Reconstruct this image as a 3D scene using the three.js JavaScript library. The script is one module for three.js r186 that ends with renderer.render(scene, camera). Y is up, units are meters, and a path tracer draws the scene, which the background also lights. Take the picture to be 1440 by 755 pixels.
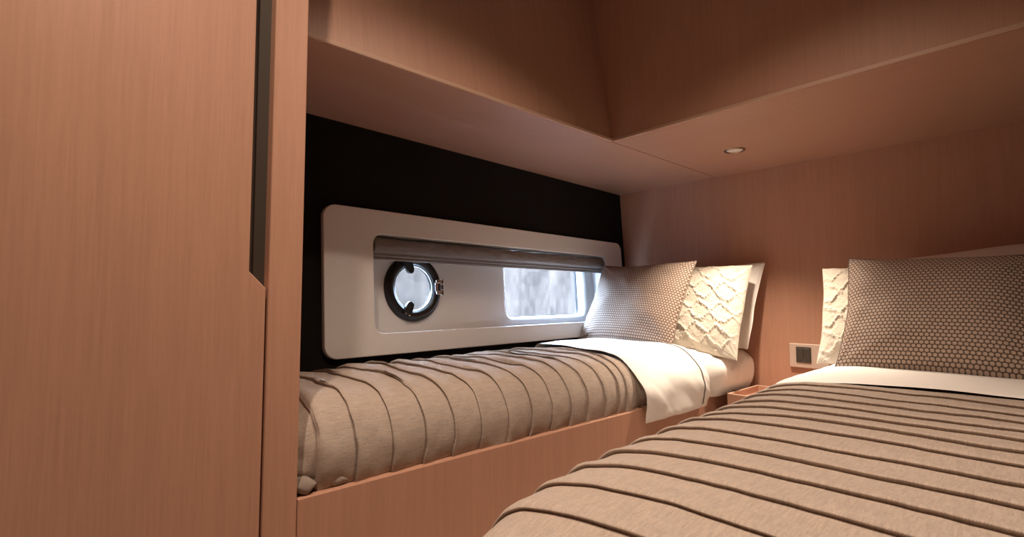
import * as THREE from 'three';
import { mergeGeometries, mergeVertices } from 'three/addons/utils/BufferGeometryUtils.js';
import { RoundedBoxGeometry } from 'three/addons/geometries/RoundedBoxGeometry.js';

// ---------------------------------------------------------------- camera, sky, lights, exposure
const scene = new THREE.Scene();
const EYE = 0.784;                                  // eye height over the cabin floor
const camera = new THREE.PerspectiveCamera(2 * Math.atan(377.5 / 705) * 180 / Math.PI, 1440 / 755, 0.02, 50);
camera.position.set(0, EYE, 0);
camera.rotation.order = 'YXZ';
camera.rotation.set(Math.atan(41 / 705), 47.8 * Math.PI / 180, 0);
scene.add(camera);

const renderer = new THREE.WebGLRenderer({ antialias: true });
renderer.toneMapping = THREE.LinearToneMapping;
renderer.toneMappingExposure = 0.96;
renderer.shadowMap.enabled = true;

scene.background = new THREE.Color().setRGB(24.0, 33.5, 47.0);   // overcast sky outside the ports

const CEIL = 2.06;
const WARM = new THREE.Color().setRGB(1.0, 0.78, 0.61);
const lamps = [
  // x, y, z, candela, half angle, penumbra, size
  { p: [-0.45, CEIL, 0.01], cd: 5.4, a: 1.22, pen: 1.0, r: 1.2 },
  { p: [-0.41, CEIL, -0.77], cd: 6.0, a: 0.96, pen: 1.0, r: 1.2 },
];
const READ = { p: [-0.83, 1.3495, -1.907], cd: 6.1, a: 0.84, pen: 1.0, r: 0.9, tz: 0.15, c: new THREE.Color().setRGB(1.0, 0.81, 0.63) };

// ---------------------------------------------------------------- helpers
let seed = 7;
const rnd = () => { seed = (seed * 1664525 + 1013904223) >>> 0; return seed / 4294967296; };
function hash(i, j, k = 0) {
  let h = (i * 374761393 + j * 668265263 + k * 2147483647) | 0;
  h = Math.imul(h ^ (h >>> 13), 1274126177); h ^= h >>> 16;
  return (h >>> 0) / 4294967296;
}
const sm = (t) => t * t * (3 - 2 * t);
function noise(x, y, k = 0) {                       // value noise, -1..1
  const i = Math.floor(x), j = Math.floor(y), u = sm(x - i), v = sm(y - j);
  const a = hash(i, j, k), b = hash(i + 1, j, k), c = hash(i, j + 1, k), d = hash(i + 1, j + 1, k);
  return (a + (b - a) * u + (c - a) * v + (a - b - c + d) * u * v) * 2 - 1;
}
const clamp = (v, a, b) => Math.max(a, Math.min(b, v));
const step = (a, b, x) => sm(clamp((x - a) / (b - a), 0, 1));
function lerpTable(tab, x) {                        // tab sorted by falling or rising key
  const up = tab[1][0] > tab[0][0];
  for (let i = 0; i < tab.length - 1; i++) {
    const [a, va] = tab[i], [b, vb] = tab[i + 1];
    if (up ? x <= b : x >= b) return va + (vb - va) * clamp((x - a) / (b - a), 0, 1);
  }
  return tab[tab.length - 1][1];
}
function tex(n, m, fn, srgb, rep = [1, 1]) {
  const d = new Uint8Array(n * m * 4);
  for (let j = 0; j < m; j++) for (let i = 0; i < n; i++) {
    const c = fn(i, j); const o = (j * n + i) * 4;
    d[o] = clamp(c[0] * 255, 0, 255); d[o + 1] = clamp(c[1] * 255, 0, 255); d[o + 2] = clamp(c[2] * 255, 0, 255); d[o + 3] = 255;
  }
  const t = new THREE.DataTexture(d, n, m);
  t.wrapS = t.wrapT = THREE.RepeatWrapping; t.magFilter = THREE.LinearFilter; t.minFilter = THREE.LinearMipmapLinearFilter; t.generateMipmaps = true;
  if (srgb) t.colorSpace = THREE.SRGBColorSpace;
  t.repeat.set(...rep); t.needsUpdate = true;
  return t;
}
const toS = (l) => l <= 0.0031308 ? l * 12.92 : 1.055 * Math.pow(l, 1 / 2.4) - 0.055;
const lin = (r, g, b) => new THREE.Color().setRGB(r, g, b);
function mat(c, rough, o = {}) { return new THREE.MeshStandardMaterial({ color: lin(...c), roughness: rough, side: THREE.DoubleSide, ...o }); }

function numbered(name, parent) {
  const used = new Set(parent.children.map((c) => c.name));
  if (!used.has(name)) return name;
  for (let k = 1; ; k++) { const n = name + '_' + String(k).padStart(3, '0'); if (!used.has(n)) return n; }
}
function add(name, geo, m, parent = scene) {
  const o = new THREE.Mesh(geo, m);
  o.name = numbered(name, parent); o.castShadow = o.receiveShadow = true; parent.add(o);
  return o;
}
function group(name, parent = scene) { const g = new THREE.Group(); g.name = numbered(name, parent); parent.add(g); return g; }
function tag(o, label, category, grp) { o.userData.label = label; o.userData.category = category; if (grp) o.userData.group = grp; return o; }
function struct(o, label, category) { o.userData.kind = 'structure'; o.userData.label = label; o.userData.category = category; return o; }

// uv in metres; grain axis runs along v
function metreUV(geo, grain = 'y', off = [0, 0]) {
  const g = geo.index ? geo.toNonIndexed() : geo; g.computeVertexNormals();
  const p = g.attributes.position, uv = new Float32Array(p.count * 2);
  const A = new THREE.Vector3(), B = new THREE.Vector3(), C = new THREE.Vector3();
  for (let i = 0; i < p.count; i += 3) {
    A.fromBufferAttribute(p, i); B.fromBufferAttribute(p, i + 1); C.fromBufferAttribute(p, i + 2);
    const n = B.clone().sub(A).cross(C.clone().sub(A));
    const ax = Math.abs(n.x), ay = Math.abs(n.y), az = Math.abs(n.z);
    const dom = ax >= ay && ax >= az ? 'x' : ay >= az ? 'y' : 'z';
    const rest = ['x', 'y', 'z'].filter((q) => q !== dom);
    let vAx = grain, uAx;
    if (dom === grain) { vAx = rest[0]; uAx = rest[1]; } else uAx = rest.find((q) => q !== grain);
    [A, B, C].forEach((P, k) => { uv[(i + k) * 2] = P[uAx] + off[0]; uv[(i + k) * 2 + 1] = P[vAx] + off[1]; });
  }
  g.setAttribute('uv', new THREE.BufferAttribute(uv, 2));
  return g;
}
function box(x0, x1, y0, y1, z0, z1, grain = 'y', bevel = 0) {
  const w = x1 - x0, h = y1 - y0, d = z1 - z0;
  const g = bevel ? new RoundedBoxGeometry(w, h, d, 2, bevel) : new THREE.BoxGeometry(w, h, d);
  g.translate((x0 + x1) / 2, (y0 + y1) / 2, (z0 + z1) / 2);
  return metreUV(g, grain, [x0 * 3.7 + z1 * 1.3, y0 * 2.1]);
}
function grid(nu, nv, fn, uvf, closeU = false) {
  const pos = [], uv = [], idx = [];
  for (let j = 0; j <= nv; j++) for (let i = 0; i <= nu; i++) { const P = fn(i / nu, j / nv, i, j); pos.push(P[0], P[1], P[2]); const q = uvf ? uvf(i / nu, j / nv, i, j, P) : [i / nu, j / nv]; uv.push(q[0], q[1]); }
  for (let j = 0; j < nv; j++) for (let i = 0; i < nu; i++) { const a = j * (nu + 1) + i, b = a + 1, c = a + nu + 1, d = c + 1; idx.push(a, b, c, b, d, c); }
  const g = new THREE.BufferGeometry();
  g.setAttribute('position', new THREE.Float32BufferAttribute(pos, 3)); g.setAttribute('uv', new THREE.Float32BufferAttribute(uv, 2)); g.setIndex(idx);
  g.computeVertexNormals();
  return g;
}
function roundRect(S, x0, x1, y0, y1, r) {
  S.moveTo(x0 + r, y0); S.lineTo(x1 - r, y0); S.absarc(x1 - r, y0 + r, r, -Math.PI / 2, 0); S.lineTo(x1, y1 - r); S.absarc(x1 - r, y1 - r, r, 0, Math.PI / 2);
  S.lineTo(x0 + r, y1); S.absarc(x0 + r, y1 - r, r, Math.PI / 2, Math.PI); S.lineTo(x0, y0 + r); S.absarc(x0 + r, y0 + r, r, Math.PI, Math.PI * 1.5);
  return S;
}
function extrude(shape, depth, bevel = 0, seg = 3) {
  return new THREE.ExtrudeGeometry(shape, { depth, bevelEnabled: bevel > 0, bevelThickness: bevel, bevelSize: bevel, bevelOffset: -bevel, bevelSegments: seg, curveSegments: 14 });
}
function tube(pts, r, seg = 60, rs = 8, closed = false) { return new THREE.TubeGeometry(new THREE.CatmullRomCurve3(pts.map((p) => new THREE.Vector3(...p)), closed), seg, r, rs, closed); }

// ---------------------------------------------------------------- materials
// teak-toned veneer: fine straight grain along v
function woodTex(k, tint, contrast) {
  return tex(1024, 1024, (i, j) => {
    const u = i / 1024, v = j / 1024;
    const wrap = (f, g, kk) => { // tileable enough: blend across the border
      const a = noise(u * f, v * g, kk), b = noise((u - 1) * f, v * g, kk), w = step(0.9, 1, u);
      const a2 = noise(u * f, (v - 1) * g, kk), w2 = step(0.9, 1, v);
      return (a * (1 - w) + b * w) * (1 - w2) + a2 * w2;
    };
    let s = 0.40 * wrap(9, 0.9, k + 1) + 0.5 * wrap(48, 2.2, k + 2) + 0.62 * wrap(190, 7, k + 3) + 0.5 * wrap(480, 26, k + 4);
    s += 0.22 * wrap(300, 330, k + 5);
    const pore = wrap(330, 20, k + 6) > 0.72 ? -0.5 : 0;
    const f = 1 + contrast * (s + pore);
    return [toS(tint[0] * f), toS(tint[1] * Math.pow(f, 1.12)), toS(tint[2] * Math.pow(f, 1.2))];
  }, true, [1.7, 1.1]);
}
const wGrey = tex(512, 512, (i, j) => { const s = 0.5 + 0.25 * noise(i / 512 * 240, j / 512 * 12, 31) + 0.2 * noise(i / 512 * 90, j / 512 * 5, 32); return [s, s, s]; }, false, [1.7, 1.1]);
const wTint = [0.485, 0.262, 0.176];
const woodMap = woodTex(10, wTint, 0.062);
const M = {};
M.wood = new THREE.MeshPhysicalMaterial({ map: woodMap, bumpMap: wGrey, bumpScale: 0.00025, roughness: 0.5, clearcoat: 0.15, clearcoatRoughness: 0.4, side: THREE.DoubleSide });
M.woodSatin = new THREE.MeshPhysicalMaterial({ map: woodMap, bumpMap: wGrey, bumpScale: 0.00015, roughness: 0.4, clearcoat: 1, clearcoatRoughness: 0.3, side: THREE.DoubleSide });
M.edge = mat([0.58, 0.38, 0.28], 0.45);
M.slot = mat([0.06, 0.045, 0.034], 0.7);
M.hull = new THREE.MeshPhysicalMaterial({ color: lin(0.008, 0.0065, 0.006), roughness: 0.9, specularIntensity: 0.35, side: THREE.DoubleSide });
M.gelcoat = mat([0.74, 0.72, 0.70], 0.42);
M.tub = mat([0.74, 0.73, 0.73], 0.4);
M.black = mat([0.008, 0.008, 0.009], 0.32);
M.chrome = mat([0.72, 0.71, 0.69], 0.16, { metalness: 1 });
M.gasket = mat([0.012, 0.012, 0.014], 0.6);
M.glass = new THREE.MeshPhysicalMaterial({ color: 0xffffff, roughness: 0.02, transmission: 1, thickness: 0, ior: 1.5, side: THREE.DoubleSide });
M.ceiling = mat([0.74, 0.70, 0.66], 0.7);
M.floor = mat([0.56, 0.48, 0.41], 0.75);
M.bronze = mat([0.32, 0.22, 0.15], 0.3, { metalness: 0.9 });
M.plate = mat([0.62, 0.50, 0.42], 0.38, { metalness: 0.15 });
M.rocker = mat([0.055, 0.048, 0.042], 0.4);

function weave(nx, ny, k, lo, hi) {
  return tex(512, 512, (i, j) => {
    const a = Math.sin(i / 512 * Math.PI * 2 * nx), b = Math.sin(j / 512 * Math.PI * 2 * ny);
    const s = lo + (hi - lo) * (0.5 + 0.22 * a * b + 0.16 * noise(i / 512 * 200, j / 512 * 40, k) + 0.12 * noise(i / 512 * 34, j / 512 * 210, k + 1));
    return [s, s, s];
  }, false, [5, 5]);
}
const weaveB = weave(80, 80, 50, 0, 1);
function clothMap(c, k, amt, stretch) {
  return tex(512, 512, (i, j) => {
    const f = 1 + amt * (0.6 * noise(i / 512 * 150, j / 512 * 150 / stretch, k) + 0.6 * noise(i / 512 * 240, j / 512 * 240, k + 2) + 0.15 * noise(i / 512 * 24, j / 512 * 60, k + 1));
    return [toS(c[0] * f), toS(c[1] * f), toS(c[2] * f)];
  }, true, [4, 4]);
}
M.blanket = new THREE.MeshPhysicalMaterial({ map: clothMap([0.42, 0.342, 0.285], 60, 0.17, 9), bumpMap: weaveB, bumpScale: 0.0009, roughness: 0.92, sheen: 0.25, sheenRoughness: 0.6, sheenColor: lin(0.5, 0.45, 0.4), side: THREE.DoubleSide });
M.linen = new THREE.MeshStandardMaterial({ map: clothMap([0.83, 0.80, 0.755], 70, 0.02, 1), bumpMap: weaveB, bumpScale: 0.0002, roughness: 0.85, side: THREE.DoubleSide });
M.knit = new THREE.MeshStandardMaterial({ map: clothMap([0.62, 0.56, 0.47], 75, 0.08, 1), bumpMap: weaveB, bumpScale: 0.0014, roughness: 0.95, side: THREE.DoubleSide });
M.piping = mat([0.09, 0.075, 0.065], 0.8);
M.blind = new THREE.MeshStandardMaterial({ map: clothMap([0.21, 0.185, 0.17], 80, 0.12, 5), bumpMap: weaveB, bumpScale: 0.0005, roughness: 0.85, side: THREE.DoubleSide });
// honeycomb jacquard: pale oval cells on a dark ground, one cell column = PITCH
const PITCH = 0.0115, ROW = PITCH * 0.92;
function cellField(i, j, n, m) {                    // texture holds 16 columns x 16 rows
  const x = i / n * 16, y = j / m * 16, r = Math.floor(y);
  let best = 9;
  for (let dr = -1; dr <= 1; dr++) {
    const rr = r + dr, ox = ((rr % 2) + 2) % 2 * 0.5;
    const cx = Math.round(x - 0.5 - ox) + 0.5 + ox, cy = rr + 0.5;
    const dx = (x - cx) / 0.43, dy = (y - cy) / 0.46;
    best = Math.min(best, Math.pow(Math.pow(Math.abs(dx), 2.4) + Math.pow(Math.abs(dy), 2.4), 1 / 2.4));
  }
  return 1 - step(0.78, 1.06, best);
}
const cells = new Float32Array(1024 * 1024);
for (let j = 0; j < 1024; j++) for (let i = 0; i < 1024; i++) cells[j * 1024 + i] = cellField(i, j, 1024, 1024);
const comb = tex(1024, 1024, (i, j) => {
  const c = cells[j * 1024 + i], t = 1 + 0.12 * noise(i / 9, j / 3, 90) + 0.08 * noise(i / 3, j / 3, 91);
  return [toS((0.085 + 0.335 * c) * t), toS((0.053 + 0.265 * c) * t), toS((0.038 + 0.215 * c) * t)];
}, true, [1 / (16 * PITCH), 1 / (16 * ROW)]);
const combB = tex(1024, 1024, (i, j) => { const c = cells[j * 1024 + i]; const s = 0.15 + 0.7 * c + 0.08 * noise(i / 4, j / 4, 92); return [s, s, s]; }, false, [1 / (16 * PITCH), 1 / (16 * ROW)]);
M.comb = new THREE.MeshStandardMaterial({ map: comb, bumpMap: combB, bumpScale: 0.0012, roughness: 0.72, side: THREE.DoubleSide });

// ---------------------------------------------------------------- the cabin shell
const HEADZ = -2.287, BACKZ = 1.15, RIGHTX = 0.36, SOFFIT = 1.3495;
struct(add('floor', box(-1.75, RIGHTX + 0.05, -0.04, 0, HEADZ, BACKZ, 'z'), M.floor), 'pale cabin floor between the two berths', 'floor');
struct(add('ceiling', box(-1.75, RIGHTX + 0.05, CEIL, CEIL + 0.04, HEADZ - 0.05, BACKZ + 0.05), M.ceiling), 'pale cabin ceiling over the berths', 'ceiling');
struct(add('wall_head', box(-1.75, RIGHTX + 0.05, 0, CEIL, HEADZ - 0.05, HEADZ, 'y'), M.wood), 'wood veneer wall behind the pillows at the head of both berths', 'wall');
struct(add('wall_right', box(RIGHTX, RIGHTX + 0.05, 0, CEIL, HEADZ, BACKZ, 'y'), M.hull), 'dark padded wall beside the near berth', 'wall');
struct(add('wall_back', box(-1.75, RIGHTX + 0.05, 0, CEIL, BACKZ, BACKZ + 0.05, 'y'), M.wood), 'wood veneer wall across the foot of the cabin', 'wall');

// hull side: a plane that leans out towards the top and widens towards the head wall
const hx = (z, y) => -1.4724 + 0.0535 * z - 0.07 * (y - EYE);
const E1 = new THREE.Vector3(-0.0535, 0, -1).normalize();
const E2 = new THREE.Vector3(-0.07, 1, 0); E2.addScaledVector(E1, -E2.dot(E1)).normalize();
const E3 = new THREE.Vector3().crossVectors(E1, E2);
const HM = new THREE.Matrix4().makeBasis(E1, E2, E3).setPosition(-1.4724, EYE, 0);
function onHull(g) { g.applyMatrix4(HM); return g; }   // local: x along the hull to the head, y up, z into the cabin
const inHull = (u, v, w) => new THREE.Vector3(u, v, w).applyMatrix4(HM);

const OP = [0.758, 2.085, -0.117, 0.209, 0.036];       // opening of the white surround
const WN = [1.455, 2.0, -0.078, 0.165, 0.032];         // rectangular port
const PC = [0.968, 0.039];                             // centre of the round port
const BACKW = -0.072;
{
  const s = new THREE.Shape(); s.moveTo(-1.2, -0.8); s.lineTo(2.31, -0.8); s.lineTo(2.31, 1.3); s.lineTo(-1.2, 1.3); s.closePath();
  s.holes.push(roundRect(new THREE.Path(), OP[0] - 0.012, OP[1] + 0.012, OP[2] - 0.012, OP[3] + 0.012, OP[4]));
  const g = extrude(s, 0.14); g.translate(0, 0, -0.14);
  const w = add('wall_left', g, M.hull); onHull(w);
  struct(w, 'dark padded hull side behind the white window surround', 'wall');
}
const win1 = struct(group('window_1'), 'rectangular port in the white recessed surround above the far berth', 'window');
onHull(win1);
{
  const s = roundRect(new THREE.Shape(), 0.591, 2.236, -0.187, 0.289, 0.042);
  s.holes.push(roundRect(new THREE.Path(), ...OP));
  const g = extrude(s, 0.014, 0.003); g.translate(0, 0, 0.001);
  add('surround', g, M.gelcoat, win1);
  // tub: the side walls of the recess
  const t = roundRect(new THREE.Shape(), OP[0] - 0.01, OP[1] + 0.01, OP[2] - 0.01, OP[3] + 0.01, OP[4] + 0.01);
  t.holes.push(roundRect(new THREE.Path(), ...OP));
  const tg = extrude(t, -BACKW + 0.001); tg.translate(0, 0, BACKW);
  // back plate with both ports cut out
  const b = roundRect(new THREE.Shape(), OP[0] - 0.01, OP[1] + 0.01, OP[2] - 0.01, OP[3] + 0.01, OP[4] + 0.01);
  const FL = 0.03; // the liner curves softly into the port
  b.holes.push(roundRect(new THREE.Path(), WN[0] - FL, WN[1] + FL, WN[2] - FL * 0.8, WN[3] + FL, WN[4] + FL));
  const c = new THREE.Path(); c.absarc(PC[0], PC[1], 0.088, 0, Math.PI * 2); b.holes.push(c);
  const bg = extrude(b, 0.004, 0.0); bg.translate(0, 0, BACKW - 0.004);
  const ring = (o) => roundRect(new THREE.Path(), WN[0] - o, WN[1] + o, WN[2] - o * 0.8, WN[3] + o, WN[4] + o).getSpacedPoints(140);
  const PR = []; for (let k = 0; k <= 12; k++) { const q = k / 12 * Math.PI / 2; PR.push([FL * (1 - Math.sin(q)), BACKW - 0.034 * (1 - Math.cos(q))]); } PR.push([0, -0.126]);
  const rings = PR.map(([o]) => ring(o));
  const fl = grid(140, PR.length - 1, (a, t, i, j) => [rings[j][i].x, rings[j][i].y, PR[j][1]]);
  add('recess', mergeGeometries([...[tg, bg].map((q) => { q = q.index ? q.toNonIndexed() : q; q.computeVertexNormals(); return q; }), fl.toNonIndexed()]), M.tub, win1);
  // gasket and pane
  const f = roundRect(new THREE.Shape(), WN[0] - 0.004, WN[1] + 0.004, WN[2] - 0.004, WN[3] + 0.004, WN[4]);
  f.holes.push(roundRect(new THREE.Path(), WN[0] + 0.004, WN[1] - 0.004, WN[2] + 0.004, WN[3] - 0.004, WN[4] - 0.004));
  const fg = extrude(f, 0.008, 0.0015); fg.translate(0, 0, -0.124);
  add('gasket', fg, M.gasket, win1).userData.label = 'thin black rubber gasket';
  const p = roundRect(new THREE.Shape(), WN[0], WN[1], WN[2], WN[3], WN[4]);
  const pg = new THREE.ShapeGeometry(p, 12); pg.translate(0, 0, -0.12);
  add('pane', pg, M.glass, win1);
}
const win2 = struct(group('window_2'), 'round black framed porthole in the white recess above the far berth', 'window');
onHull(win2);
{
  // ring: lathed section
  const pr = [[0.083, -0.014], [0.084, 0.006], [0.088, 0.013], [0.096, 0.017], [0.108, 0.0165], [0.117, 0.012], [0.1215, 0.004], [0.122, 0.0], [0.10, -0.001], [0.09, -0.014], [0.083, -0.014]];
  const g = new THREE.LatheGeometry(pr.map((q) => new THREE.Vector2(...q)), 72); g.rotateX(Math.PI / 2); g.translate(PC[0], PC[1], BACKW);
  add('ring_frame', g, M.black, win2).userData.label = 'glossy black round frame';
  const lip = new THREE.TorusGeometry(0.0815, 0.0022, 8, 72); lip.translate(PC[0], PC[1], BACKW + 0.004);
  add('inner_rim', lip, M.chrome, win2).userData.label = 'thin bright inner rim';
  const gl = new THREE.CircleGeometry(0.083, 48); gl.translate(PC[0], PC[1], BACKW - 0.008);
  add('pane', gl, M.glass, win2);
  // chrome hinge towards the head wall
  const hu = PC[0] + 0.107, hv = PC[1] + 0.004, hw = BACKW + 0.02;
  const hb = [];
  for (const dv of [-0.021, 0, 0.021]) { const k = new THREE.CylinderGeometry(0.0055, 0.0055, 0.018, 14); k.translate(hu + 0.008, hv + dv, hw + 0.003); hb.push(k.toNonIndexed()); }
  for (const dv of [-0.021, 0.021]) { const k = new RoundedBoxGeometry(0.026, 0.014, 0.007, 2, 0.0025); k.translate(hu - 0.006, hv + dv, hw); hb.push(k.index ? k.toNonIndexed() : k); }
  const pl = new RoundedBoxGeometry(0.014, 0.034, 0.006, 2, 0.002); pl.translate(hu - 0.016, hv, hw - 0.001); hb.push(pl.index ? pl.toNonIndexed() : pl);
  add('hinge', mergeGeometries(hb), M.chrome, win2).userData.label = 'bright chrome hinge';
  // two black latch levers
  for (const [ang, tip] of [[-2.02, 0.062], [1.95, 0.066]]) {
    const s = new THREE.Shape(); s.moveTo(-0.013, 0); s.lineTo(0.013, 0); s.quadraticCurveTo(0.020, -0.026, 0.012, -0.044); s.quadraticCurveTo(0.002, -0.056, -0.011, -0.046); s.quadraticCurveTo(-0.019, -0.03, -0.013, 0);
    const lg = extrude(s, 0.009, 0.003); lg.translate(0, 0.106, 0.012); lg.rotateZ(ang - Math.PI / 2); lg.translate(PC[0], PC[1], BACKW + 0.006);
    const l = add('latch', lg, M.black, win2); l.userData.label = 'black latch lever';
    const sc = [];
    for (const o of [-0.006, 0.009]) { const q = new THREE.CylinderGeometry(0.0032, 0.0032, 0.003, 12); q.rotateX(Math.PI / 2); q.translate(o, 0.106, 0.0285); q.rotateZ(ang - Math.PI / 2); q.translate(PC[0], PC[1], BACKW + 0.003); sc.push(q); }
    add('screw', mergeGeometries(sc), M.chrome, l);
  }
}
{ // folded roman blind in the head of the recess
  const b = group('roman_blind'); onHull(b);
  tag(b, 'folded grey fabric blind along the top of the white window recess', 'blind');
  const u0 = 0.766, u1 = 2.077;
  // section (w, v) of the main fold
  const sec = [[-0.045, 0.203], [-0.012, 0.203], [0.004, 0.196], [0.013, 0.182], [0.0145, 0.167], [0.009, 0.154], [-0.004, 0.147], [-0.03, 0.148], [-0.045, 0.16]];
  const cur = new THREE.CatmullRomCurve3(sec.map(([w, v]) => new THREE.Vector3(0, v, w)), true).getPoints(40);
  const g = grid(160, 40, (a, t, i, j) => {
    const P = cur[j], u = u0 + (u1 - u0) * a, wob = 0.0022 * noise(u * 26, P.y * 40, 3) + 0.0016 * noise(u * 70, P.y * 90, 4);
    return [u, P.y + wob * 0.6, P.z + wob];
  }, (a, t) => [a * 1.31, t * 0.2]);
  const caps = [];
  for (const u of [u0, u1]) { const s = new THREE.Shape(cur.map((P) => new THREE.Vector2(P.z, P.y))); const c = new THREE.ShapeGeometry(s); c.rotateY(-Math.PI / 2); c.translate(u, 0, 0); caps.push(c); }
  add('fold', mergeGeometries([g, ...caps].map((q) => { const n = q.toNonIndexed(); n.computeVertexNormals(); return n; }).map((n, k) => k ? n : g.toNonIndexed())), M.blind, b);
  for (const [v0, v1, w] of [[0.137, 0.150, -0.004], [0.1265, 0.1385, -0.010]]) {
    const k = new RoundedBoxGeometry(u1 - u0, v1 - v0, 0.009, 2, 0.004); k.translate((u0 + u1) / 2, (v0 + v1) / 2, w);
    add('hem', metreUV(k, 'y'), M.blind, b);
  }
}
{ // the quay beyond the glass
  const concrete = tex(512, 512, (i, j) => {
    const u = i / 512, v = j / 512;
    const f = 0.205 + 0.025 * noise(u * 7, v * 5, 200) + 0.025 * noise(u * 18, v * 3, 201) + 0.022 * noise(u * 60, v * 30, 202) + (noise(u * 9 + 3, v * 11, 203) > 0.55 ? -0.02 : 0);
    return [f * 1.06, f * 0.93, f * 0.84];
  }, true, [0.5, 0.5]);
  const q = add('wall_quay', box(-3.4, -3.15, -2.0, 1.22, -9, 3, 'y'), new THREE.MeshPhysicalMaterial({ map: concrete, roughness: 1, specularIntensity: 0.05, side: THREE.DoubleSide }));
  struct(q, 'pale weathered quay wall seen blurred through the ports', 'wall');
}

// ---------------------------------------------------------------- wardrobe on the left
{
  const w = group('wardrobe');
  tag(w, 'tall wood veneer wardrobe with a dark finger slot, filling the left of the cabin', 'wardrobe');
  const FX = -0.946, TOP = CEIL - 0.02;
  add('end_panel', box(-1.0, FX, 0, TOP, -0.335, -0.2765, 'y', 0.0025), M.wood, w);
  add('side_panel', box(-1.46, -1.0, 0, TOP, -0.335, -0.315, 'y'), M.wood, w);
  // door with the finger pull cut out of its edge
  const s = new THREE.Shape();
  s.moveTo(-0.42, 0.06); s.lineTo(0.2725, 0.06); s.lineTo(0.2725, 0.8005); s.lineTo(0.2448, 0.8295); s.lineTo(0.2435, 1.62); s.lineTo(0.2725, 1.65); s.lineTo(0.2725, TOP - 0.01); s.lineTo(-0.42, TOP - 0.01); s.closePath();
  const d = extrude(s, 0.018, 0.0015, 2); d.rotateY(Math.PI / 2); d.translate(FX - 0.0195, 0, 0);
  add('door', metreUV(d, 'y', [0.31, 0.2]), M.wood, w);
  const s2 = new THREE.Shape(); s2.moveTo(0.424, 0.06); s2.lineTo(1.1, 0.06); s2.lineTo(1.1, TOP - 0.01); s2.lineTo(0.424, TOP - 0.01); s2.closePath();
  const d2 = extrude(s2, 0.018, 0.0015, 2); d2.rotateY(-Math.PI / 2); d2.translate(FX - 0.0015, 0, 0);
  add('door', metreUV(d2, 'y', [0.77, 0.1]), M.wood, w);
  add('slot_lining', box(-1.0, -0.972, 0.06, TOP - 0.02, -0.2765, 0.42, 'y'), M.slot, w).userData.label = 'dark lining behind the finger slot';
  add('carcass', box(-1.46, -1.0, 0, TOP, -0.315, 1.1, 'y'), M.wood, w);
  add('plinth', box(-1.0, -0.98, 0, 0.055, -0.2765, 1.1, 'z'), M.slot, w);
}

// ---------------------------------------------------------------- overhead lockers
const FZ = -1.478, FXB = -1.083;                       // lower edges of the two fascias
{
  const a = group('overhead_locker');
  tag(a, 'overhead wood locker with leaning front above the far berth', 'locker');
  const lean = 0.162, H = CEIL - SOFFIT;
  const s = new THREE.Shape(); // section x,y of the front board
  s.moveTo(FXB, SOFFIT + 0.010); s.lineTo(FXB - lean * (H - 0.010), CEIL); s.lineTo(FXB - lean * H - 0.02, CEIL); s.lineTo(FXB - 0.02, SOFFIT + 0.010); s.closePath();
  const g = extrude(s, 1.152); g.translate(0, 0, FZ - 0.0005);
  add('front_panel', metreUV(g, 'y', [0.2, 0]), M.wood, a);
  add('bottom_panel', box(-1.72, FXB - 0.0035, SOFFIT, SOFFIT + 0.02, HEADZ, -0.335, 'z'), M.woodSatin, a);
  add('edge_strip', box(FXB - 0.006, FXB + 0.003, SOFFIT + 0.001, SOFFIT + 0.011, FZ + 0.0005, -0.335, 'z', 0.001), M.edge, a).userData.label = 'pale edge strip';
  const b = group('overhead_locker');
  tag(b, 'overhead wood locker across the head wall with a small downlight underneath', 'locker');
  add('front_panel', box(FXB - 0.2, RIGHTX, SOFFIT + 0.010, CEIL, FZ - 0.02, FZ, 'y'), M.wood, b);
  add('bottom_panel', box(FXB + 0.0005, RIGHTX, SOFFIT, SOFFIT + 0.02, HEADZ, FZ - 0.003, 'x'), M.woodSatin, b);
  add('edge_strip', box(FXB + 0.003, RIGHTX, SOFFIT + 0.001, SOFFIT + 0.011, FZ - 0.006, FZ + 0.003, 'x', 0.001), M.edge, b).userData.label = 'pale edge strip';
}

// ---------------------------------------------------------------- downlights
function downlight(L, R, label, glow) {
  const g = group('downlight'); g.position.set(...L.p);
  tag(g, label, 'light', 'round recessed downlights');
  const ring = new THREE.LatheGeometry([[R * 0.74, 0.0005], [R * 0.76, -0.0025], [R * 0.86, -0.0052], [R * 0.97, -0.004], [R, 0.0003]].map((q) => new THREE.Vector2(...q)), 48);
  add('bezel', ring, M.bronze, g);
  const lens = new THREE.LatheGeometry([[0, -0.0024], [R * 0.4, -0.0021], [R * 0.76, -0.0008]].map((q) => new THREE.Vector2(...q)), 40);
  add('lens', lens, new THREE.MeshStandardMaterial({ color: lin(0.55, 0.47, 0.4), roughness: 0.35, emissive: WARM, emissiveIntensity: glow, side: THREE.DoubleSide }), g).userData.label = 'frosted lens';
  const s = new THREE.SpotLight(L.c || WARM, L.cd, 0, L.a, L.pen, 2);
  s.position.set(L.p[0], L.p[1] - 0.012, L.p[2]); s.target.position.set(L.p[0] + (L.tx || 0), 0, L.p[2] + (L.tz || 0)); s.castShadow = true; s.shadow.radius = L.r; s.shadow.mapSize.set(1024, 1024);
  scene.add(s); scene.add(s.target); s.name = 'downlight_beam'; s.target.name = 'downlight_aim';
}
downlight(READ, 0.038, 'small bronze ringed downlight under the overhead locker by the corner', 0.1);
downlight(lamps[0], 0.045, 'ceiling downlight above the gap between wardrobe and near berth', 1.0);
downlight(lamps[1], 0.045, 'ceiling downlight above the middle of the near berth', 1.0);

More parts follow.
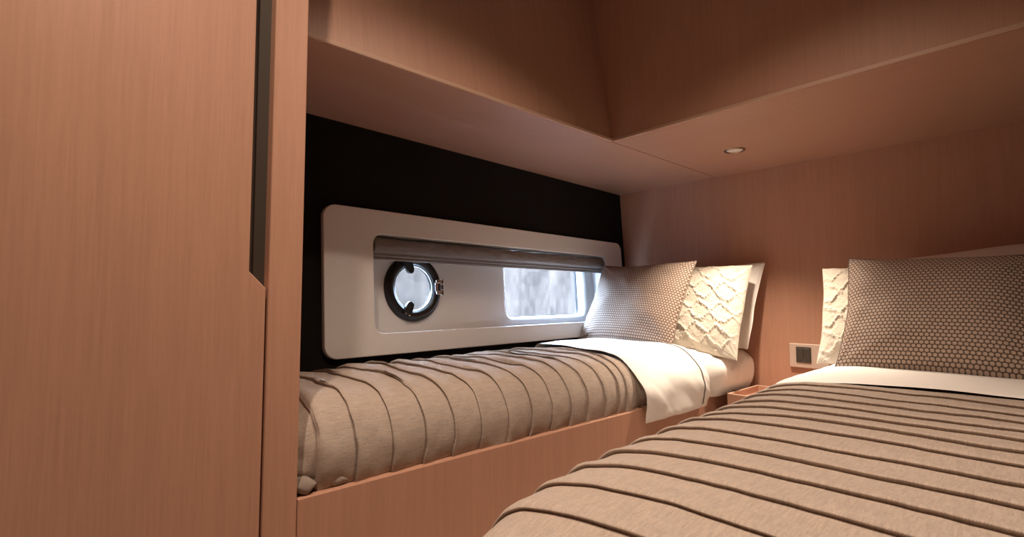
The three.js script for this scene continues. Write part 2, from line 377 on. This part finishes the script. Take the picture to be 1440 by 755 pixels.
// ---------------------------------------------------------------- far berth: base, mattress
const RIM = 0.42, TOP1 = 0.582;
{
  const b = group('berth_base');
  tag(b, 'low wood veneer berth base with raised lip along the hull side', 'berth base');
  // front board, its top end rounded off near the head
  const s = new THREE.Shape(); s.moveTo(0.336, 0.0); s.lineTo(1.424, 0.0); s.lineTo(1.424, RIM - 0.016); s.absarc(1.408, RIM - 0.016, 0.016, 0, Math.PI / 2); s.lineTo(0.336, RIM); s.closePath();
  const g = extrude(s, 0.018, 0.0015, 2); g.rotateY(Math.PI / 2); g.translate(-0.9655, 0, 0);
  add('front_board', metreUV(g, 'y', [0.5, 0.4]), M.wood, b);
  add('head_board', box(-0.985, -0.960, 0, RIM - 0.004, HEADZ + 0.001, -1.425, 'y', 0.002), M.wood, b);
  add('deck', box(-1.42, -0.985, 0.36, 0.385, HEADZ + 0.001, -0.336, 'z'), M.wood, b);
}
function crossCurve(pts, n) { return new THREE.CatmullRomCurve3(pts.map(([x, y]) => new THREE.Vector3(x, y, 0)), false, 'centripetal').getSpacedPoints(n); }
// far berth section from the hull to the foot of the front face; q is 0 at the foot and 1 at the head
function sect1(z, lift, out) {
  const h = hx(z, TOP1) + 0.006;
  return [[h + 0.004, TOP1 - 0.075], [h + 0.02, TOP1 - 0.03 + lift], [h + 0.08, TOP1 - 0.008 + lift], [h + 0.2, TOP1 + 0.003 + lift], [-1.13, TOP1 + 0.002 + lift], [-1.06, TOP1 - 0.004 + lift], [-1.005 + out * 0.6, TOP1 - 0.024 + lift * 0.6], [-0.975 + out, TOP1 - 0.058], [-0.962 + out, TOP1 - 0.10], [-0.968 + out, TOP1 - 0.15], [-0.985 + out, TOP1 - 0.185]];
}
{
  const zs = []; for (let k = 0; k <= 90; k++) zs.push(-0.345 + (HEADZ + 0.006 + 0.345) * k / 90);
  const rows = zs.map((z) => {
    const e = Math.max(step(-0.40, -0.345, z), 0);
    const eh = step(-2.21, HEADZ, z);
    const outz = -0.012 + 0.062 * step(-1.80, -1.98, z) - 0.02 * eh;
    const lift = -0.010 - 0.03 * e + 0.004 * step(-1.4, -1.7, z) - 0.02 * eh;
    return crossCurve(sect1(z, lift, outz - 0.02 * e), 60);
  });
  const g = grid(60, 90, (a, t, i, j) => { const P = rows[j][i], z = zs[j]; const hd = step(-1.78, -1.95, z) * step(4, 14, i); const n = 0.008 * hd * noise(i * 0.16 + z * 9, z * 12, 21) + 0.006 * hd * noise(i * 0.4 + z * 18, z * 26 - i * 0.2, 22); return [P.x + n * 0.6, P.y + n, z]; }, (a, t) => [a * 0.75, t * 1.94]);
  const foot = new THREE.Shape(rows[0].map((P) => new THREE.Vector2(P.x, P.y))); const fg = new THREE.ShapeGeometry(foot); fg.translate(0, 0, zs[0]);
  const head = new THREE.Shape(rows[90].map((P) => new THREE.Vector2(P.x, P.y))); const hg = new THREE.ShapeGeometry(head); hg.translate(0, 0, zs[90]);
  const bot = grid(1, 90, (a, t, i, j) => { const P = rows[j][i ? 60 : 0]; return [P.x, P.y, zs[j]]; });
  const m = add('mattress', mergeGeometries([g, fg, hg, bot].map((q) => q.toNonIndexed())), M.linen);
  tag(m, 'mattress in a white fitted sheet on the far berth by the hull', 'mattress');
}

// ---------------------------------------------------------------- pleated blankets
// along the berth: each pleat overlaps the cloth on its foot side, leaving an open fold
function pleatRun(edges, zFoot, zHead, hgt) {
  const run = []; // [z, height, pleat index, weight of wobble]
  const flat = (z0, h0, z1, h1, n, k) => { for (let i = 0; i < n; i++) { const t = i / n; run.push([z0 + (z1 - z0) * t, h0 + (h1 - h0) * (1 - Math.pow(1 - t, 1.6)), k]); } };
  let zp = zFoot, hp = 0;
  edges.forEach((e, k) => {
    flat(zp, hp, e + 0.004, 0.0004, 7, k);
    run.push([e + 0.001, 0.0, k], [e - 0.001, -0.0003, k], [e - 0.0024, 0.0006, k], [e - 0.0018, 0.0022, k], [e, 0.0042 * hgt, k], [e + 0.0012, 0.0062 * hgt, k], [e + 0.0009, 0.0084 * hgt, k], [e - 0.002, 0.0098 * hgt, k]);
    zp = e - 0.007; hp = 0.0098 * hgt;
  });
  flat(zp, hp, zHead, 0.0, 8, edges.length); run.push([zHead, 0, edges.length]);
  return run;
}
function blanketMesh(run, section, NS, wob, uvScale) {
  const rows = run.map(([z, h, k]) => {
    const C = section(z), P = crossCurve(C, NS); return P;
  });
  return grid(NS, run.length - 1, (a, t, i, j) => {
    const [z, h, k] = run[j], P = rows[j], A = P[Math.max(0, i - 1)], B = P[Math.min(NS, i + 1)];
    const dx = B.x - A.x, dy = B.y - A.y, L = Math.hypot(dx, dy) || 1;
    const nx = -dy / L, ny = dx / L;
    const w = wob(a, z, k, h);
    const hh = h * (w.s === undefined ? 1 : w.s) + w.n;
    return [P[i].x + nx * hh, P[i].y + ny * hh, z + w.z];
  }, (a, t, i, j, P) => [a * uvScale, P[2]]);
}
{
  const edges = []; const meas = [-0.376, -0.452, -0.533, -0.6115, -0.688, -0.7695, -0.8515, -0.935, -1.015, -1.091, -1.166, -1.2465, -1.3165, -1.36];
  meas.forEach((z) => edges.push(z));
  const run = pleatRun(edges, -0.337, -1.415, 0.85);
  const sec = (z) => {
    const e = step(-0.395, -0.337, z);
    return sect1(z, 0.004 - 0.035 * e, 0.006 - 0.03 * e).slice(0, 11);
  };
  const g = blanketMesh(run, sec, 130, (a, z, k, h) => {
    // a: 0 at the hull, about 0.72 at the top of the front, 1 at the foot of the front
    const topw = 1 - step(0.55, 0.75, a);
    let dz = 0.010 * topw * noise(a * 5 + k * 1.7, k * 0.9, 5) + 0.003 * noise(a * 9 + k * 3.1, k * 2.2, 6) + 0.0016 * noise(a * 30, k * 1.3, 7);
    // cloth is pushed together at the hull side in the middle of the berth
    dz += topw * 0.055 * (1 - step(0.0, 0.5, a)) * Math.sin(clamp((z + 0.35) / -1.0, 0, 1) * Math.PI) * noise(z * 2.4, 3.3, 8);
    const rip = (0.0035 * noise(a * 4 + 2, z * 9, 9) + 0.0025 * noise(a * 9 + z * 14, z * 22, 10)) * (0.4 + topw) + 0.0014 * noise(a * 22, z * 60, 11) + topw * 0.004 * noise(a * 7, k * 5.5, 14);
    const hem = step(0.9, 1, a) * 0.006 * noise(z * 24, 1.5, 12) + 0.012 * step(0.93, 1, a) * Math.max(0, noise(z * 13 + 2, 7.7, 15)) ;
    const foot = step(-0.44, -0.35, z) * step(0.74, 0.98, a) * (0.010 * noise(a * 20, z * 40, 13));
    return { n: rip + hem + foot, z: dz, s: 0.75 + 0.35 * noise(a * 6, k * 3.7, 16) + 0.25 * topw };
  }, 0.75);
  const b = add('pleated_blanket', g, M.blanket);
  tag(b, 'taupe pleated blanket tucked over the far berth under the portholes', 'blanket');
  // loose ruck of cloth tucked behind the lip at the foot
  const fold = (z0, z1, y, r, k) => { const pts = []; for (let i = 0; i <= 8; i++) { const t = i / 8; pts.push([-0.982 + 0.014 * Math.sin(t * Math.PI) + 0.003 * noise(t * 3, k, 17), y + 0.006 * noise(t * 3 + 5, k, 18) + 0.004 * Math.sin(t * Math.PI), z0 + (z1 - z0) * t]); } return tube(pts, r, 40, 14); };
  for (const [z0, z1, y, r, k] of [[-0.338, -0.372, 0.436, 0.017, 1.3], [-0.385, -0.452, 0.425, 0.010, 4.4], [-0.43, -0.53, 0.422, 0.0065, 8.2]]) {
    const f = fold(z0, z1, y, r, k); const p = f.attributes.position;
    const c = new THREE.Vector3(-0.975, y, (z0 + z1) / 2);
    for (let i = 0; i < p.count; i++) { const t = clamp((p.getZ(i) - z0) / (z1 - z0), 0, 1), s = 0.35 + 0.65 * Math.sin(t * Math.PI); p.setY(i, y + (p.getY(i) - y) * s + 0.002 * noise(p.getZ(i) * 120, p.getX(i) * 90, 19)); }
    f.computeVertexNormals();
    add('ruck', f, M.blanket, b);
  }
}

// near berth -----------------------------------------------------
const TOP2 = EYE - 0.213;
const xl2 = (z) => -0.07 + lerpTable([[-0.2, -0.268], [-0.25, -0.302], [-0.295, -0.334], [-0.333, -0.357], [-0.40, -0.392], [-0.512, -0.418], [-0.647, -0.434], [-0.757, -0.438], [-1.073, -0.458], [-1.346, -0.482], [-1.71, -0.493], [-2.3, -0.495]], z);
const XR2 = 0.26;
function sect2(z, lift, out) {
  const l = xl2(z) - out;
  return [[XR2 - 0.02 + out, TOP2 - 0.2], [XR2 + out, TOP2 - 0.14], [XR2 - 0.01 + out, TOP2 - 0.07], [XR2 - 0.06, TOP2 - 0.02 + lift], [XR2 - 0.2, TOP2 + lift], [-0.1, TOP2 + 0.004 + lift], [l + 0.19, TOP2 + 0.002 + lift], [l + 0.10, TOP2 - 0.005 + lift], [l + 0.045, TOP2 - 0.022 + lift], [l + 0.014, TOP2 - 0.056], [l, TOP2 - 0.10], [l + 0.006, TOP2 - 0.15], [l + 0.022, TOP2 - 0.2]].reverse();   // from the aisle side to the far side
}
{
  const b = group('berth_base');
  tag(b, 'wood veneer base under the near berth', 'berth base');
  add('front_board', box(-0.30, XR2, 0, RIM - 0.03, -0.24, -0.22, 'y'), M.wood, b);
  const s = new THREE.Shape(); s.moveTo(0.24, 0); s.lineTo(2.286, 0); s.lineTo(2.286, RIM - 0.03); s.lineTo(0.24, RIM - 0.03); s.closePath();
  const g = extrude(s, 0.018); g.rotateY(Math.PI / 2); g.rotateY(0.0); g.translate(-0.33, 0, 0);
  add('side_board', metreUV(g, 'y'), M.wood, b);
  add('deck', box(-0.31, XR2, RIM - 0.06, RIM - 0.03, HEADZ + 0.001, -0.24, 'z'), M.wood, b);
  const zs = []; for (let k = 0; k <= 90; k++) zs.push(-0.235 + (HEADZ + 0.006 + 0.235) * k / 90);
  const rows = zs.map((z) => { const e = step(-0.33, -0.235, z); return crossCurve(sect2(z, -0.010 - 0.05 * e - 0.02 * step(-2.2, -2.29, z), -0.010), 60); });
  const g1 = grid(60, 90, (a, t, i, j) => [rows[j][i].x, rows[j][i].y, zs[j]], (a, t) => [a, t * 2]);
  const caps = [0, 90].map((j) => { const c = new THREE.ShapeGeometry(new THREE.Shape(rows[j].map((P) => new THREE.Vector2(P.x, P.y)))); c.translate(0, 0, zs[j]); return c; });
  const bot = grid(1, 90, (a, t, i, j) => { const P = rows[j][i ? 60 : 0]; return [P.x, P.y, zs[j]]; });
  tag(add('mattress', mergeGeometries([g1, ...caps, bot].map((q) => q.toNonIndexed())), M.linen), 'mattress in a white fitted sheet under the near blanket', 'mattress');

  const edges = [-0.296, -0.376, -0.456, -0.536, -0.616, -0.696, -0.777, -0.859, -0.938, -1.011, -1.087, -1.169, -1.247, -1.335];
  const run = pleatRun(edges, -0.222, -1.50, 0.68);
  const sec = (z) => { const e = step(-0.31, -0.222, z); const d = step(-1.36, -1.42, z); return sect2(z, 0.004 - 0.05 * e - 0.004 * d, 0.006 - 0.01 * e - 0.006 * d); };
  const gb = blanketMesh(run, sec, 150, (a, z, k, h) => {
    a = 1 - a; const left = step(0.62, 0.8, a);
    const dz = 0.0035 * noise(a * 7 + k * 1.9, k * 1.4, 105) + 0.0012 * noise(a * 26, k * 1.1, 107) + left * 0.012 * (step(-1.5, -0.5, z) - 0.3) - (1 - step(0.25, 0.75, a)) * 0.0;
    const rip = 0.0026 * noise(a * 5, z * 7, 109) + 0.0012 * noise(a * 14 + z * 9, z * 20, 110) + 0.0005 * noise(a * 60, z * 120, 111);
    return { n: rip, z: dz - 0.03 * step(-1.3, -1.42, z) * (1 - step(0.3, 0.75, a)), s: 0.95 + 0.2 * noise(a * 5, k * 3.1, 116) };
  }, 1.1);
  const bl = add('pleated_blanket', gb, M.blanket);
  tag(bl, 'taupe pleated blanket spread over the near berth at lower right', 'blanket');
}

// ---------------------------------------------------------------- turned-down sheets
function sheet(section, z0f, z1f, NS, NZ, thick, wob) {
  const mk = (side) => grid(NS, NZ, (a, t, i, j) => {
    const za = z0f(a), zb = z1f(a), z = za + (zb - za) * t;
    const C = crossCurve(section(z, t), NS);
    const P = C[i], A = C[Math.max(0, i - 1)], B = C[Math.min(NS, i + 1)];
    const dx = B.x - A.x, dy = B.y - A.y, L = Math.hypot(dx, dy) || 1, nx = -dy / L, ny = dx / L;
    const edge = Math.min(1, Math.min(t, 1 - t) * NZ / 2.2, Math.min(1, (1 - a) * NS / 2.2));
    const h = wob(a, t, z) + side * thick * 0.5 * Math.sqrt(Math.max(0, edge));
    return [P.x + nx * h, P.y + ny * h, z];
  }, (a, t) => [a * 0.8, t * 0.5]);
  return mergeGeometries([mk(1), mk(-1)].map((q) => q.toNonIndexed()));
}
function onSheet(section, zf, wob, a0, a1, n, NS, off) {
  const pts = [];
  for (let i = 0; i <= n; i++) {
    const a = a0 + (a1 - a0) * i / n, z = zf(a), C = crossCurve(section(z, 1), NS), ii = Math.round(a * NS);
    const A = C[Math.max(0, ii - 1)], B = C[Math.min(NS, ii + 1)], dx = B.x - A.x, dy = B.y - A.y, L = Math.hypot(dx, dy) || 1;
    const h = wob(a, 0.9, z) + off; pts.push([C[ii].x - dy / L * h, C[ii].y + dx / L * h, z]);
  }
  return pts;
}
{
  const sec = (z) => {
    const h = hx(z, TOP1) + 0.012, up = 0.014;
    return [[h + 0.004, TOP1 - 0.05], [h + 0.025, TOP1 - 0.012 + up], [h + 0.09, TOP1 + 0.002 + up], [-1.2, TOP1 + 0.004 + up], [-1.08, TOP1 + 0.002 + up], [-1.01, TOP1 - 0.016 + up], [-0.955, TOP1 - 0.052], [-0.928, TOP1 - 0.10], [-0.925, TOP1 - 0.15], [-0.928, TOP1 - 0.185], [-0.932, TOP1 - 0.207]];
  };
  const z0 = (a) => -1.50 + 0.088 * step(0.0, 0.62, a) - 0.021 * step(0.72, 1, a);
  const z1 = (a) => -1.88 + 0.035 * step(0.5, 0.7, a) + 0.0 * a;
  const wob = (a, t, z) => 0.004 * noise(a * 5 + 3, z * 8, 40) + 0.0065 * step(0.7, 0.85, a) * noise(a * 12 + z * 6, z * 9 - a * 5, 41) + 0.002 * step(0.75, 0.9, a) * noise(a * 30 + z * 30, z * 14, 42) + 0.010 * step(0.8, 1.0, t) * step(0.6, 0.8, a) * (0.6 + 0.4 * noise(a * 8, 2.2, 43));
  const g = sheet(sec, z0, z1, 110, 60, 0.005, wob);
  const s = add('turned_down_sheet', g, M.linen);
  tag(s, 'white turned-down sheet hanging over the lip of the far berth', 'sheet');
  const pip = onSheet(sec, (a) => z1(a) + 0.045, wob, 0.3, 0.985, 60, 110, 0.004);
  add('piping', tube(pip, 0.0017, 140, 6), M.piping, s).userData.label = 'thin dark piping line';
}
{
  const sec = (z) => sect2(z, 0.009, 0.010).slice(1);
  const z0 = (a) => -1.43 + 0.05 * step(0.3, 0.8, 1 - a);
  const z1 = (a) => -1.95;
  const wob = (a, t, z) => 0.0025 * noise(a * 5 + 3, z * 8, 140) + 0.001 * noise(a * 16, z * 20, 141) + 0.004 * (1 - step(0, 0.1, t)) * noise(a * 9, 4, 142);
  const s = add('turned_down_sheet', sheet(sec, z0, z1, 110, 40, 0.005, wob), M.linen);
  tag(s, 'white turned-down sheet across the near berth below its pillows', 'sheet');
}

// ---------------------------------------------------------------- pillows and cushions
// corners in cabin metres with heights relative to the eye line: top-left, top-right, bottom-right, bottom-left
function cushion(c, o) {
  const V = c.map(([x, y, z]) => new THREE.Vector3(x, y + EYE, z));
  const n = new THREE.Vector3().crossVectors(V[1].clone().sub(V[0]), V[3].clone().sub(V[0])).normalize().negate(); // towards the room
  const W = V[0].distanceTo(V[1]), H = V[0].distanceTo(V[3]), N = o.n || 90;
  const up = V[0].clone().sub(V[3]).normalize(), rt = V[1].clone().sub(V[0]).normalize();
  const side = (sgn, T) => grid(N, N, (a, b) => {
    const u = a * 2 - 1, v = b * 2 - 1;
    const pin = o.pinch === undefined ? 0.05 : o.pinch;
    const wb = o.wobble || 0.012;
    const uu = u * (1 - pin * (1 - v * v) * Math.abs(u)) + wb * noise(v * 2.3 + o.seed, Math.sign(u), 61) * Math.abs(u), vv = v * (1 - pin * (1 - u * u) * Math.abs(v)) + wb * noise(u * 2.3 + o.seed, Math.sign(v), 62) * Math.abs(v);
    const A = (uu + 1) / 2, B = (vv + 1) / 2;
    const P = V[3].clone().multiplyScalar((1 - A) * (1 - B)).addScaledVector(V[2], A * (1 - B)).addScaledVector(V[0], (1 - A) * B).addScaledVector(V[1], A * B);
    const e = Math.max(0, 1 - Math.pow(Math.abs(u), o.pw || 2.6)), f = Math.max(0, 1 - Math.pow(Math.abs(v), o.pw || 2.6));
    let th = T * Math.pow(e * f, 0.62);
    // creases run out of the corners and along the seams
    const r = Math.hypot(Math.abs(u) - 1, Math.abs(v) - 1), k = o.seed;
    const ang = Math.atan2(1 - Math.abs(v), 1 - Math.abs(u));
    th += (o.crease || 0.006) * Math.pow(e * f, 0.3) * Math.exp(-r * 1.7) * noise(ang * 5 + Math.sign(u) * 7, Math.sign(v) * 5 + r, k) * sgn * sgn;
    th += (o.wave || 0.005) * Math.pow(e * f, 0.5) * (noise(u * 2.2 + 5, v * 2.2, k + 1) + 0.5 * noise(u * 5, v * 5 + u * 2, k + 2));
    if (o.relief && sgn > 0) th += o.relief(A * W, B * H, u, v) * Math.pow(clamp(e * f * 3, 0, 1), 0.4);
    P.addScaledVector(n, sgn * th);
    if (o.warp) { const q = o.warp(u, v); P.addScaledVector(up, q[1]).addScaledVector(rt, q[0]).addScaledVector(n, q[2]); }
    return [P.x, P.y, P.z];
  }, (a, b) => [a * W, b * H]);
  const g = mergeGeometries([side(1, o.front), side(-1, o.back === undefined ? o.front * 0.7 : o.back)].map((q) => q.toNonIndexed()));
  const seamPts = [];
  for (let i = 0; i < 160; i++) {
    const s = i / 40, k = Math.floor(s), t = (s - k) * 2 - 1; let u, v;
    if (k === 0) { u = t; v = 1; } else if (k === 1) { u = 1; v = -t; } else if (k === 2) { u = -t; v = -1; } else { u = -1; v = t; }
    const pin = o.pinch === undefined ? 0.05 : o.pinch;
    const wb = o.wobble || 0.012;
    const uu = u * (1 - pin * (1 - v * v) * Math.abs(u)) + wb * noise(v * 2.3 + o.seed, Math.sign(u), 61) * Math.abs(u), vv = v * (1 - pin * (1 - u * u) * Math.abs(v)) + wb * noise(u * 2.3 + o.seed, Math.sign(v), 62) * Math.abs(v), A = (uu + 1) / 2, B = (vv + 1) / 2;
    const P = V[3].clone().multiplyScalar((1 - A) * (1 - B)).addScaledVector(V[2], A * (1 - B)).addScaledVector(V[0], (1 - A) * B).addScaledVector(V[1], A * B);
    if (o.warp) { const q = o.warp(u, v); P.addScaledVector(up, q[1]).addScaledVector(rt, q[0]).addScaledVector(n, q[2]); }
    seamPts.push([P.x, P.y, P.z]);
  }
  const grp = group(o.name);
  add('cover', g, o.mat, grp);
  if (o.seam) add('seam', tube(seamPts, o.seam, 200, 6, true), o.mat, grp);
  return grp;
}
function ogee(x, y) {                                    // fluffy cord laid in interlocking waves
  const p = 0.047, q = 0.088;
  let best = 9;
  const r0 = Math.round(y / p);
  for (let k = r0 - 1; k <= r0 + 1; k++) {
    const ph = k % 2 ? Math.PI * 0.8 : 0;
    const yc = k * p + 0.015 * Math.sin(2 * Math.PI * x / q + ph) + 0.005 * Math.sin(4 * Math.PI * x / q + ph * 1.7);
    best = Math.min(best, Math.abs(y - yc));
  }
  const ridge = Math.exp(-Math.pow(best / 0.0078, 2));
  return 0.0068 * ridge * (0.8 + 0.5 * noise(x * 210, y * 210, 77)) + 0.0007 * noise(x * 190, y * 190, 78) + 0.0012 * noise(x * 60, y * 60, 79);
}
const combA = cushion([[-1.553, 0.157, -2.03], [-1.055, 0.16, -2.03], [-1.068, -0.203, -1.835], [-1.556, -0.196, -1.83]], { name: 'cushion', mat: M.comb, front: 0.075, back: 0.06, seed: 300, seam: 0.0022, pinch: 0.06, wobble: 0.018, n: 110, crease: 0.012 });
tag(combA, 'brown honeycomb weave cushion leaning by the window on the far berth', 'cushion', 'honeycomb weave cushions');
const knitA = cushion([[-1.33, 0.15, -2.15], [-0.878, 0.137, -2.165], [-0.872, -0.245, -1.975], [-1.33, -0.205, -1.965]], { name: 'cushion', mat: M.knit, front: 0.062, back: 0.05, seed: 320, relief: ogee, n: 240, pinch: 0.04 });
tag(knitA, 'cream fluffy wave-patterned cushion behind the honeycomb one, far berth', 'cushion', 'cream wave-patterned cushions');
const whiteA = cushion([[-1.50, 0.135, -2.262], [-0.862, 0.148, -2.25], [-0.905, -0.215, -2.15], [-1.50, -0.205, -2.14]], { name: 'pillow', mat: M.linen, front: 0.06, back: 0.02, seed: 340, seam: 0.0018, pinch: 0.02 });
tag(whiteA, 'white pillow propped against the head wall on the far berth', 'pillow', 'white pillows');
const combB2 = cushion([[-0.478, 0.131, -1.95], [-0.01, 0.118, -1.95], [-0.012, -0.202, -1.73], [-0.484, -0.213, -1.765]], { name: 'cushion', mat: M.comb, front: 0.078, back: 0.06, seed: 360, seam: 0.0022, pinch: 0.055, wobble: 0.018, n: 110, crease: 0.01 });
tag(combB2, 'brown honeycomb weave cushion at the front of the near berth pillows', 'cushion', 'honeycomb weave cushions');
const knitB = cushion([[-0.602, 0.108, -2.10], [-0.15, 0.105, -2.10], [-0.12, -0.21, -1.90], [-0.572, -0.222, -1.905]], { name: 'cushion', mat: M.knit, front: 0.062, back: 0.05, seed: 380, relief: ogee, n: 240, pinch: 0.04 });
tag(knitB, 'cream fluffy wave-patterned cushion beside the light switch on the near berth', 'cushion', 'cream wave-patterned cushions');
const whiteB = cushion([[-0.43, 0.13, -2.235], [0.21, 0.175, -2.235], [0.21, -0.205, -2.10], [-0.43, -0.21, -2.12]], { name: 'pillow', mat: M.linen, front: 0.06, back: 0.03, seed: 400, seam: 0.0018, pinch: -0.06 });
tag(whiteB, 'white pillow showing above the honeycomb cushion on the near berth', 'pillow', 'white pillows');

// ---------------------------------------------------------------- bedside shelf and switch
{
  const b = group('bedside_shelf');
  tag(b, 'small wood bedside shelf with raised pale rail between the berths', 'shelf');
  const x0 = -0.896, x1 = -0.59, z0 = HEADZ + 0.001, z1 = -1.937, y = RIM - 0.005;
  add('body', box(x0, x1, 0, y - 0.026, z0, z1, 'y'), M.wood, b);
  for (const [nm, xa, xb, za, zb] of [['side_rail', x0, x0 + 0.007, z0 + 0.07, z1], ['front_rail', x0 + 0.007, x1, z1 - 0.007, z1], ['back_rail', x0 + 0.007, x1, z0 + 0.07, z0 + 0.077]]) {
    const r = add(nm, box(xa, xb, y - 0.026, y - 0.005, za, zb, 'y'), M.wood, b);
    add('cap', box(xa, xb, y - 0.005, y, za, zb, 'z', 0.001), M.edge, r);
  }
}
{
  const s = group('light_switch'); s.position.set(-0.713, EYE - 0.238, HEADZ);
  tag(s, 'beige double light switch on the wood wall beside the near pillows', 'switch');
  const p = new RoundedBoxGeometry(0.145, 0.098, 0.012, 3, 0.003); p.translate(0, 0, 0.006);
  add('plate', p, M.plate, s);
  const fr = new THREE.Shape(); roundRect(fr, -0.0455, 0.0095, -0.028, 0.036, 0.002); fr.holes.push(roundRect(new THREE.Path(), -0.0425, 0.0065, -0.024, 0.032, 0.0015));
  const fg = extrude(fr, 0.003); fg.translate(0, 0, 0.012);
  add('frame', fg, M.slot, s);
  for (const x of [-0.0305, -0.0055]) { const k = new RoundedBoxGeometry(0.0232, 0.053, 0.006, 2, 0.0015); k.rotateX(0.03); k.translate(x, 0.004, 0.0135); add('rocker', k, M.rocker, s).userData.label = 'dark rocker key'; }
}

scene.traverse((o) => { if (o.isMesh) { o.castShadow = true; o.receiveShadow = true; } });
renderer.render(scene, camera);
